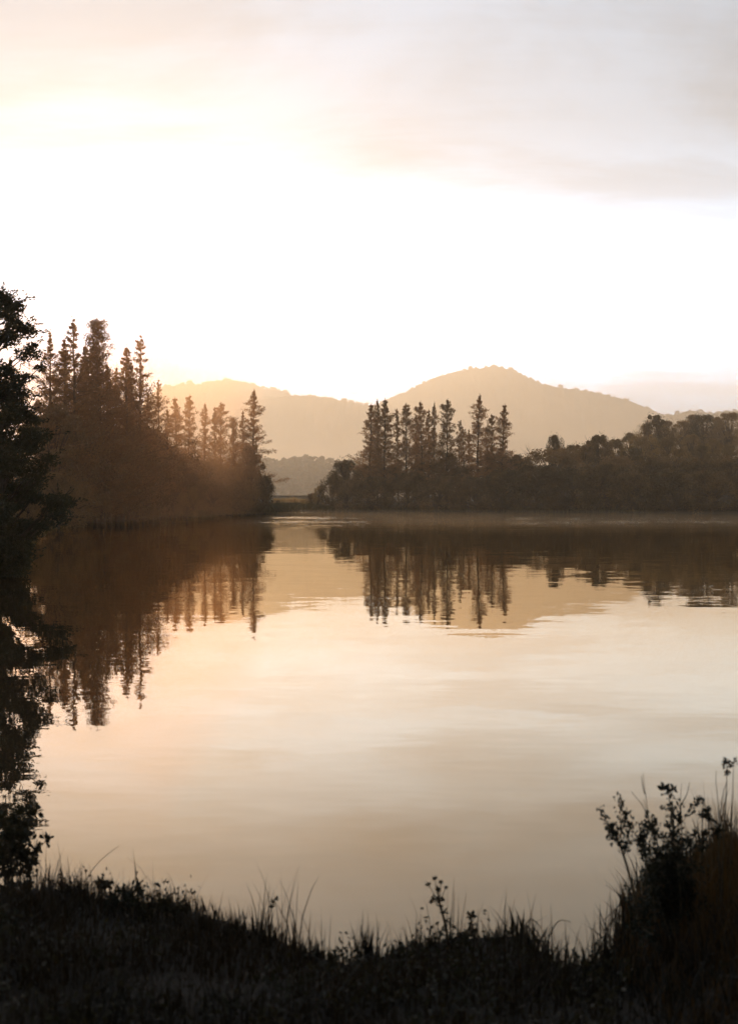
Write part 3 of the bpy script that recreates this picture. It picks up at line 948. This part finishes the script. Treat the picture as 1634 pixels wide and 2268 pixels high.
bank_grass('grass', 'short dark grass covering the near bank', 60000, (-4.2, 4.2), (2.4, 8.6),
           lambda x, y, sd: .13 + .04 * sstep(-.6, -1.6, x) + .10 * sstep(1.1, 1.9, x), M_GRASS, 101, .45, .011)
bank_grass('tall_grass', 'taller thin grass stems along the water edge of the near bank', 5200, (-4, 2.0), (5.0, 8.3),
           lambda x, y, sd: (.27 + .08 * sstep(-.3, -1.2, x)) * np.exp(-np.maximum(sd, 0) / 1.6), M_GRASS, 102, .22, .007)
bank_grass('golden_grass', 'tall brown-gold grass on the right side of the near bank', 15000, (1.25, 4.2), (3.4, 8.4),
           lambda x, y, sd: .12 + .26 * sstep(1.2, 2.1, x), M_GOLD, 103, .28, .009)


# broad-leaved undergrowth between the grass
g_ = np.random.default_rng(109)
xx = g_.uniform(-4, 4, 2600); yy = g_.uniform(2.6, 8, 2600); sd__ = lake_sd(xx, yy)
kk = (sd__ > .02) & (fbm(xx * 1.4, yy * 1.4, 3, 77) > -.05); xx, yy = xx[kk], yy[kk]
zz = ground_z(xx, yy)
G = Geo()
for x0, y0, z0 in zip(xx, yy, zz):
    n_ = int(g_.integers(8, 22)); hgt = g_.uniform(.06, .17)
    cc = np.array([x0, y0, z0 + hgt * .6]) + g_.normal(0, 1, (n_, 3)) * np.array([.05, .05, hgt * .35])
    G.leaves(cc, unit(n_, g_) + np.array([0, 0, .5]), g_.uniform(.02, .045, n_), g_.uniform(.010, .022, n_), g_)
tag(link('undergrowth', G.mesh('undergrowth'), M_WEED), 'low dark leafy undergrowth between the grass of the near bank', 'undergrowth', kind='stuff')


class Plant:
    """stem and leaf geometry of one near-bank plant, laid out in its own plane with some depth"""
    def __init__(self, seed):
        self.g = np.random.default_rng(seed); self.s, self.l, self.f = Geo(), Geo(), Geo()
    def stem(self, pts, r0, r1, k=8):
        pts = np.asarray(pts, float)
        s = np.linspace(0, 1, len(pts)); q = np.linspace(0, 1, k)
        # smooth by repeated averaging of the linear path
        p = np.stack([np.interp(q, s, pts[:, i]) for i in range(3)], -1)
        for _ in range(2): p[1:-1] = .25 * p[:-2] + .5 * p[1:-1] + .25 * p[2:]
        self.s.tube(p, np.linspace(r0, r1, k), 5); return p
    def tuft(self, c, r, n, L, W, geo=None):
        u = unit(n, self.g)
        p = np.asarray(c) + u * r * self.g.random((n, 1)) ** .6
        (geo or self.l).leaves(p, u + unit(n, self.g) * .5 + np.array([0, 0, .3]), L * self.g.uniform(.6, 1.2, n), W * self.g.uniform(.7, 1.2, n), self.g)
    def sprig(self, pts, n, L, W, j=.012, f0=.3):
        pts = np.asarray(pts); q = np.linspace(0, 1, len(pts)); f = self.g.uniform(f0, 1.05, n)
        p = np.stack([np.interp(f, q, pts[:, i]) for i in range(3)], -1) + self.g.normal(0, j, (n, 3))
        d = (pts[-1] - pts[0]); d = d / (np.linalg.norm(d) + 1e-6)
        self.l.leaves(p, d * .8 + unit(n, self.g) * .9, L * self.g.uniform(.5, 1.25, n), W * self.g.uniform(.7, 1.2, n), self.g)
    def make(self, name, label, cat, loc, group=None, leafmat=None, flower=None):
        parts = []
        if self.s.n:
            a = self.s.mesh(name + '_stem'); a.materials.append(M_STEM); parts.append(('stem', a))
        if self.l.n:
            b = self.l.mesh(name + '_leaves'); b.materials.append(leafmat or M_WEED); parts.append(('foliage', b))
        if self.f.n:
            c = self.f.mesh(name + '_flowers'); c.materials.append(M_STEM); parts.append(('flower_head', c))
        return thing(name, label, cat, loc, group, parts)


def pp(x, y, d, base, dy=0.0):
    return np.array([px(x, d) - base[0], dy, pz(y, d) - base[2]])


def base_at(x, d):
    wx = px(x, d)
    return (wx, d, on_ground(wx, d) - .01)

# right leafy shrub: main arching stem and the denser mass behind it
D = 5.6
B = base_at(1440, D); P = Plant(201)
main = P.stem([pp(1440, 2180, D, B), pp(1418, 2060, D, B), pp(1400, 1960, D, B), pp(1378, 1885, D, B), pp(1362, 1850, D, B)], .009, .005, 12)
for tip, k_ in (((1334, 1806), -3), ((1345, 1828), -3), ((1369, 1766), -3), ((1386, 1800), -2), ((1358, 1836), -2), ((1378, 1858), -4), ((1350, 1848), -4), ((1392, 1815), -4)):
    e = pp(tip[0], tip[1], D, B, P.g.normal(0, .06))
    st = P.stem([main[k_], (main[k_] + e) / 2 + np.array([.008, 0, .012]), e], .004, .0015, 6); P.sprig(st, 46, .027, .015, .014, .35)
for tip in ((1420, 1985), (1412, 2010), (1425, 2045), (1404, 2055), (1430, 1935), (1448, 2080), (1440, 2010), (1398, 1990)):
    e = pp(tip[0], tip[1], D, B, P.g.normal(0, .08)); st = P.stem([main[3], (main[3] + e) / 2, e], .004, .002, 5); P.sprig(st, 50, .027, .015, .02, .3)
P.make('leafy_weed', 'arching weed whose leafy head leans furthest left over the water', 'weed', B, 'leafy weeds on the right of the near bank')

D = 5.9
B = base_at(1500, D); P = Plant(202)
sg = P.g
for k, (tx, ty, bx, by) in enumerate([(1408, 1815, 1470, 2120), (1430, 1875, 1480, 2120), (1455, 1828, 1490, 2120), (1475, 1750, 1500, 2130), (1490, 1775, 1505, 2130), (1500, 1820, 1510, 2130),
                                      (1515, 1850, 1520, 2130), (1432, 1910, 1478, 2100), (1478, 1880, 1500, 2100), (1525, 1800, 1525, 2100), (1455, 1935, 1490, 2100)]):
    st = P.stem([pp(bx, by, D, B, sg.normal(0, .1)), pp(.6 * bx + .4 * tx + sg.normal(0, 8), .6 * by + .4 * ty, D, B, sg.normal(0, .1)), pp(tx, ty, D, B, sg.normal(0, .12))], .007, .003, 10)
    P.sprig(st, 80, .029, .016, .018, .35)
    for j in range(13):
        f = sg.uniform(.3, .98); c = st[int(f * 9)]
        e = c + np.array([sg.normal(0, .06), sg.normal(0, .06), sg.uniform(.0, .13)])
        q = P.stem([c, (c + e) / 2 + np.array([0, 0, .008]), e], .0025, .001, 4); P.sprig(q, 30, .028, .016, .012, .2)
for (x0, y0, x1, y1) in [(1478, 1800, 1470, 1745), (1485, 1790, 1488, 1748)]:
    P.tuft(pp(x1, y1, D, B), .028, 22, .036, .02)
P.make('leafy_weed', 'dense dark leafy weed between the leaning weed and the golden grass', 'weed', B, 'leafy weeds on the right of the near bank')

D = 6.0
B = base_at(1545, D); P = Plant(203)
st = P.stem([pp(1545, 2060, D, B), pp(1552, 1900, D, B), pp(1556, 1780, D, B)], .006, .003, 9)
for y in (1772, 1790, 1806, 1822, 1845, 1870):
    P.tuft(pp(1556 + sg.normal(0, 8), y, D, B, sg.normal(0, .04)), .026, 36, .026, .015)
P.stem([st[4], pp(1590, 1830, D, B)], .004, .002, 5); P.tuft(pp(1588, 1838, D, B), .05, 70, .028, .016)
P.make('leafy_weed', 'small upright weed nearest the golden grass by the right edge', 'weed', B, 'leafy weeds on the right of the near bank')

def bare(label, paths, x, d, seed, r=.0035):
    B = base_at(x, d); P = Plant(seed)
    for path in paths:
        P.stem([pp(a, b, d, B, P.g.normal(0, .03)) for a, b in path], r, .0012, 9)
    o = P.make('bare_twig', label, 'twig', B, 'bare twigs on the near bank')
bare('forked leafless twig rising above the arching weed', [[(1475, 2080), (1455, 1900), (1430, 1800), (1424, 1712)], [(1440, 1830), (1420, 1780), (1400, 1757)], [(1470, 1900), (1440, 1840), (1424, 1770)], [(1428, 1760), (1422, 1735), (1419, 1718)]], 1475, 6.1, 211)
bare('leafless twig with a Y-shaped tip above the dense weed', [[(1500, 2080), (1498, 1900), (1508, 1790), (1510, 1735)], [(1508, 1790), (1520, 1760), (1532, 1738)]], 1500, 6.2, 212)
bare('leafless curved twig left of the reed stalks at the right edge', [[(1590, 2060), (1585, 1880), (1592, 1780), (1584, 1735), (1586, 1708)]], 1590, 6.2, 213)
bare('thin leafless twig leaning left beside the small upright weed', [[(1575, 2050), (1560, 1890), (1545, 1840), (1530, 1810)]], 1575, 6.15, 214, .003)

def stalk(name, label, cat, paths, x, d, seed, r=.004, heads=(), group=None, width=.0):
    B = base_at(x, d); P = Plant(seed)
    for path in paths:
        P.stem([pp(a, b, d, B, P.g.normal(0, .03)) for a, b in path], r, .0012, 10)
    o = P.make(name, label, cat, B, group)
    for hx, hy, rr, n, L in heads:
        P.f = Geo(); P.tuft(pp(hx, hy, d, B), rr, n, L, L * .4, P.f)
        m_ = P.f.mesh('seed_head'); m_.materials.append(M_STEM); link('seed_head', m_, parent=o)
    return o
stalk('reed_stalk', 'tallest reed stalk with a knobbly head at the right edge', 'reed', [[(1600, 2060), (1600, 1850), (1606, 1740), (1606, 1690)]], 1600, 6.0, 221, .006, [(1605, 1690, .03, 30, .03), (1608, 1712, .02, 20, .03)], 'reed stalks at the right edge')
stalk('reed_stalk', 'plain reed stalk left of the tallest one at the right edge', 'reed', [[(1596, 2060), (1594, 1880), (1602, 1760), (1604, 1725)]], 1596, 6.1, 222, .005, (), 'reed stalks at the right edge')
stalk('reed_stalk', 'reed stalk right of the tallest one, cut by the picture edge', 'reed', [[(1612, 2060), (1614, 1880), (1618, 1760), (1622, 1680)]], 1612, 5.9, 223, .005, [(1622, 1690, .03, 26, .03)], 'reed stalks at the right edge')

# seed-head weed in the middle with its open umbel
D = 5.7; B = base_at(1000, D); P = Plant(231)
st = P.stem([pp(1000, 2180, D, B), pp(992, 2080, D, B), pp(982, 2030, D, B), pp(968, 1985, D, B)], .009, .006, 10)
heads = []
for hx, hy, rr in ((962, 1944, .02), (948, 1962, .022), (975, 1952, .018), (970, 1972, .03), (960, 1986, .03), (978, 1978, .02), (952, 1983, .012), (986, 1960, .01)):
    e = pp(hx, hy, D, B, P.g.normal(0, .03)); P.stem([st[-2], e], .003, .0015, 4)
    H_ = Geo(); P.tuft(e, rr * .6, 34, .018, .010, H_); heads.append(H_)
for y in (2005, 2020, 2040):
    P.tuft(pp(976 + (y - 2005) * .5, y, D, B), .02, 12, .03, .01)
root = P.make('seedhead_weed', 'weed with an open cluster of seed heads standing mid-bank', 'weed', B)
for H_ in heads:
    m_ = H_.mesh('seed_head'); m_.materials.append(M_STEM); link('seed_head', m_, parent=root)
stalk('dry_stalk', 'straight dark stalk just right of the seed-head weed', 'stalk', [[(1000, 2180), (1002, 2080), (1005, 1968)]], 1002, 5.75, 232, .006)
stalk('dry_stalk', 'faint thin stalk leaning right of the straight dark one', 'stalk', [[(1015, 2160), (1022, 2060), (1034, 1985)]], 1015, 5.9, 233, .0025)
stalk('dry_stalk', 'longest thin stalk slanting up over the left grass', 'stalk', [[(170, 2060), (186, 1950), (222, 1905), (262, 1876)]], 170, 6.3, 234, .0035)
stalk('grass_spike', 'grass stem with a slanted feathery seed spike left of centre', 'grass stem', [[(590, 2160), (592, 2060), (600, 2010), (612, 1988)]], 590, 5.8, 235, .0045, [(606, 1998, .012, 12, .03), (600, 2008, .012, 12, .03), (612, 1990, .008, 8, .03)])
stalk('grass_spike', 'grass stem with a tufted seed spike bent to the right on the left bank', 'grass stem', [[(190, 2080), (200, 1990), (215, 1962), (240, 1955)]], 190, 6.2, 236, .004, [(226, 1958, .03, 30, .06), (240, 1956, .02, 20, .05)])

def arcs(label, paths, x, d, seed):
    B = base_at(x, d); P = Plant(seed)
    for path in paths:
        pts = np.array([pp(a, b, d, B, P.g.normal(0, .02)) for a, b in path])
        P.stem(pts, .005, .0015, 12)
    P.make('arching_grass', label, 'grass', B, 'arching grass blades on the near bank')
arcs('arched grass blades bowing right near the dip in the bank', [[(1158, 2120), (1160, 2060), (1175, 2032), (1200, 2055), (1212, 2090)], [(1165, 2120), (1166, 2040), (1180, 2075), (1186, 2120)], [(1205, 2110), (1220, 2060), (1240, 2040), (1262, 2040)]], 1165, 5.8, 241)
arcs('arched grass blades bowing right over the left bank', [[(455, 2120), (470, 2060), (500, 2040), (540, 2075)], [(480, 2120), (500, 2055), (525, 2050), (560, 2100)]], 470, 6.0, 242)
arcs('flat arching blades above the left leafy weeds', [[(190, 2060), (215, 1985), (245, 1975), (265, 1990)], [(380, 2100), (400, 2040), (425, 2030), (440, 2050)]], 300, 6.2, 243)

# spiky tussocks
def tussock(label, x, d, h, n, seed, lean=.2, r=.028, w=.010):
    n = int(n * 1.5)
    B = base_at(x, d)
    g = np.random.default_rng(seed); G = Geo()
    blades(G, g.normal(0, r, (n, 2)), np.zeros(n), h * g.uniform(.35, 1.05, n), w * g.uniform(.6, 1.2, n), lean, g)
    o = link('grass_tussock', G.mesh('grass_tussock'), M_GRASS, loc=B)
    tag(o, label, 'grass tussock', 'spiky tussocks on the near bank')
for i, (x, d, ytop, n, lab) in enumerate([
        (812, 5.75, 2035, 60, 'spiky upright tussock at the lowest middle of the bank'),
        (585, 5.9, 2035, 50, 'tussock at the foot of the slanted seed spike'),
        (520, 6.0, 2035, 50, 'tussock right of the arched blades on the left bank'),
        (455, 6.1, 2025, 50, 'tussock left of the arched blades on the left bank'),
        (690, 5.75, 2075, 45, 'low tussock between the seed spike and the bank middle'),
        (735, 5.65, 2098, 40, 'shortest leaning tussock just left of the bank middle'),
        (880, 5.8, 2085, 40, 'tussock between the spiky one and the seed-head weed'),
        (960, 5.75, 2050, 40, 'tussock at the left foot of the seed-head weed'),
        (1170, 5.9, 2040, 40, 'tussock at the foot of the blades near the dip'),
        (1100, 5.95, 2065, 50, 'tussock on the hump right of the seed-head weed'),
        (1345, 5.7, 2050, 40, 'tussock with two long blades right of the dip'),
        (1290, 5.6, 2105, 25, 'thin tussock standing in the dip of the bank'),
        (130, 6.6, 1925, 50, 'tussock beside the left edge shrub'),
        (170, 6.5, 1935, 45, 'tussock left of the longest slanting stalk'),
        (330, 6.2, 1990, 45, 'tussock right of the left leafy weeds')]):
    b = base_at(x, d)
    tussock(lab, x, d, pz(ytop, d) - b[2], n, 300 + i)

# left leafy weeds and the shrub at the left edge
def leafy(name, label, spots, x, d, seed, group=None, r=.04, n=26, L=.05):
    B = base_at(x, d); P = Plant(seed)
    for sx, sy in spots:
        e = pp(sx, sy, d, B, P.g.normal(0, .08)); f = np.array([P.g.normal(0, .05), P.g.normal(0, .05), 0])
        st = P.stem([f, f * .6 + e * .5 + np.array([P.g.normal(0, .02), 0, .03]), e], .005, .002, 7)
        P.tuft(e, r, n, L, L * .5); P.tuft(st[4], r * .7, n // 2, L, L * .5)
    P.make(name, label, 'weed', B, group)
leafy('broadleaf_weed', 'leafy weed with a drooping right tip on the left bank', [(255, 1985), (270, 1972), (295, 1975), (305, 1965), (285, 1995), (262, 2005), (248, 1995)], 275, 6.1, 251, 'leafy weeds on the left bank', .03, 44, .03)
leafy('broadleaf_weed', 'leafy weed with a round knob top right of the drooping one', [(370, 1990), (350, 2010), (335, 2020), (368, 2012), (318, 2015), (385, 2030)], 350, 6.05, 252, 'leafy weeds on the left bank', .03, 44, .03)
leafy('broadleaf_weed', 'low dark leafy weed at the foot of the seed-head weed', [(1000, 2085), (1015, 2095), (1030, 2080), (1045, 2065), (1050, 2055), (1035, 2100)], 1020, 5.75, 253, 'leafy weeds on the middle bank', .028, 44, .028)
leafy('edge_shrub', 'tattered leafy shrub reaching in at the left edge above the grass', [(40, 1800), (62, 1796), (80, 1795), (30, 1820), (55, 1828), (70, 1838), (36, 1850), (20, 1800), (60, 1868), (80, 1880), (88, 1876), (45, 1885), (30, 1880), (72, 1905), (50, 1915), (30, 1925), (62, 1935), (10, 1850), (5, 1900)], 14, 7.2, 254, None, .05, 26, .055)

# ------------------------------------------------------------------ air: haze round everything, denser mist lying in the valley
def volume_box(name, x0, x1, y0, y1, z0, z1, density, color, g_, label):
    G = Geo(); box(G, x0, x1, y0, y1, z0, z1)
    m = bpy.data.materials.new(name + '_air'); m.use_nodes = True
    t = NT(m.node_tree)
    v = t.add('ShaderNodeVolumePrincipled')
    v.inputs['Color'].default_value = rgb(*color)
    v.inputs['Density'].default_value = density
    v.inputs['Anisotropy'].default_value = g_
    o_ = t.add('ShaderNodeOutputMaterial'); t.link(v.outputs[0], o_.inputs['Volume'])
    me = G.mesh(name)
    o = link(name, me, m)
    tag(o, label, 'haze', kind='stuff')
    return o
volume_box('haze', -1950, 1950, -70, 4600, -3.5, 455, .00043, (1.0, .80, .59), .55, 'thin warm haze filling the whole valley')
volume_box('valley_mist', -520, 620, 262, 1700, .35, 60, .0011, (1.0, .82, .62), .55, 'low mist lying in the valley behind the shores')
volume_box('shore_glow_mist', -62, -16, 84, 172, .3, 24, .0048, (1.0, .52, .25), .74, 'added orange-tinted mist for the sun glow among the left shore pines')  # added mist box; the sun's orange glow is tinted into its colour
volume_box('water_mist', -13, 74, 92, 213, .04, .55, .0022, (1.0, .76, .52), .5, 'thin strip of pale mist on the water before the right shore')
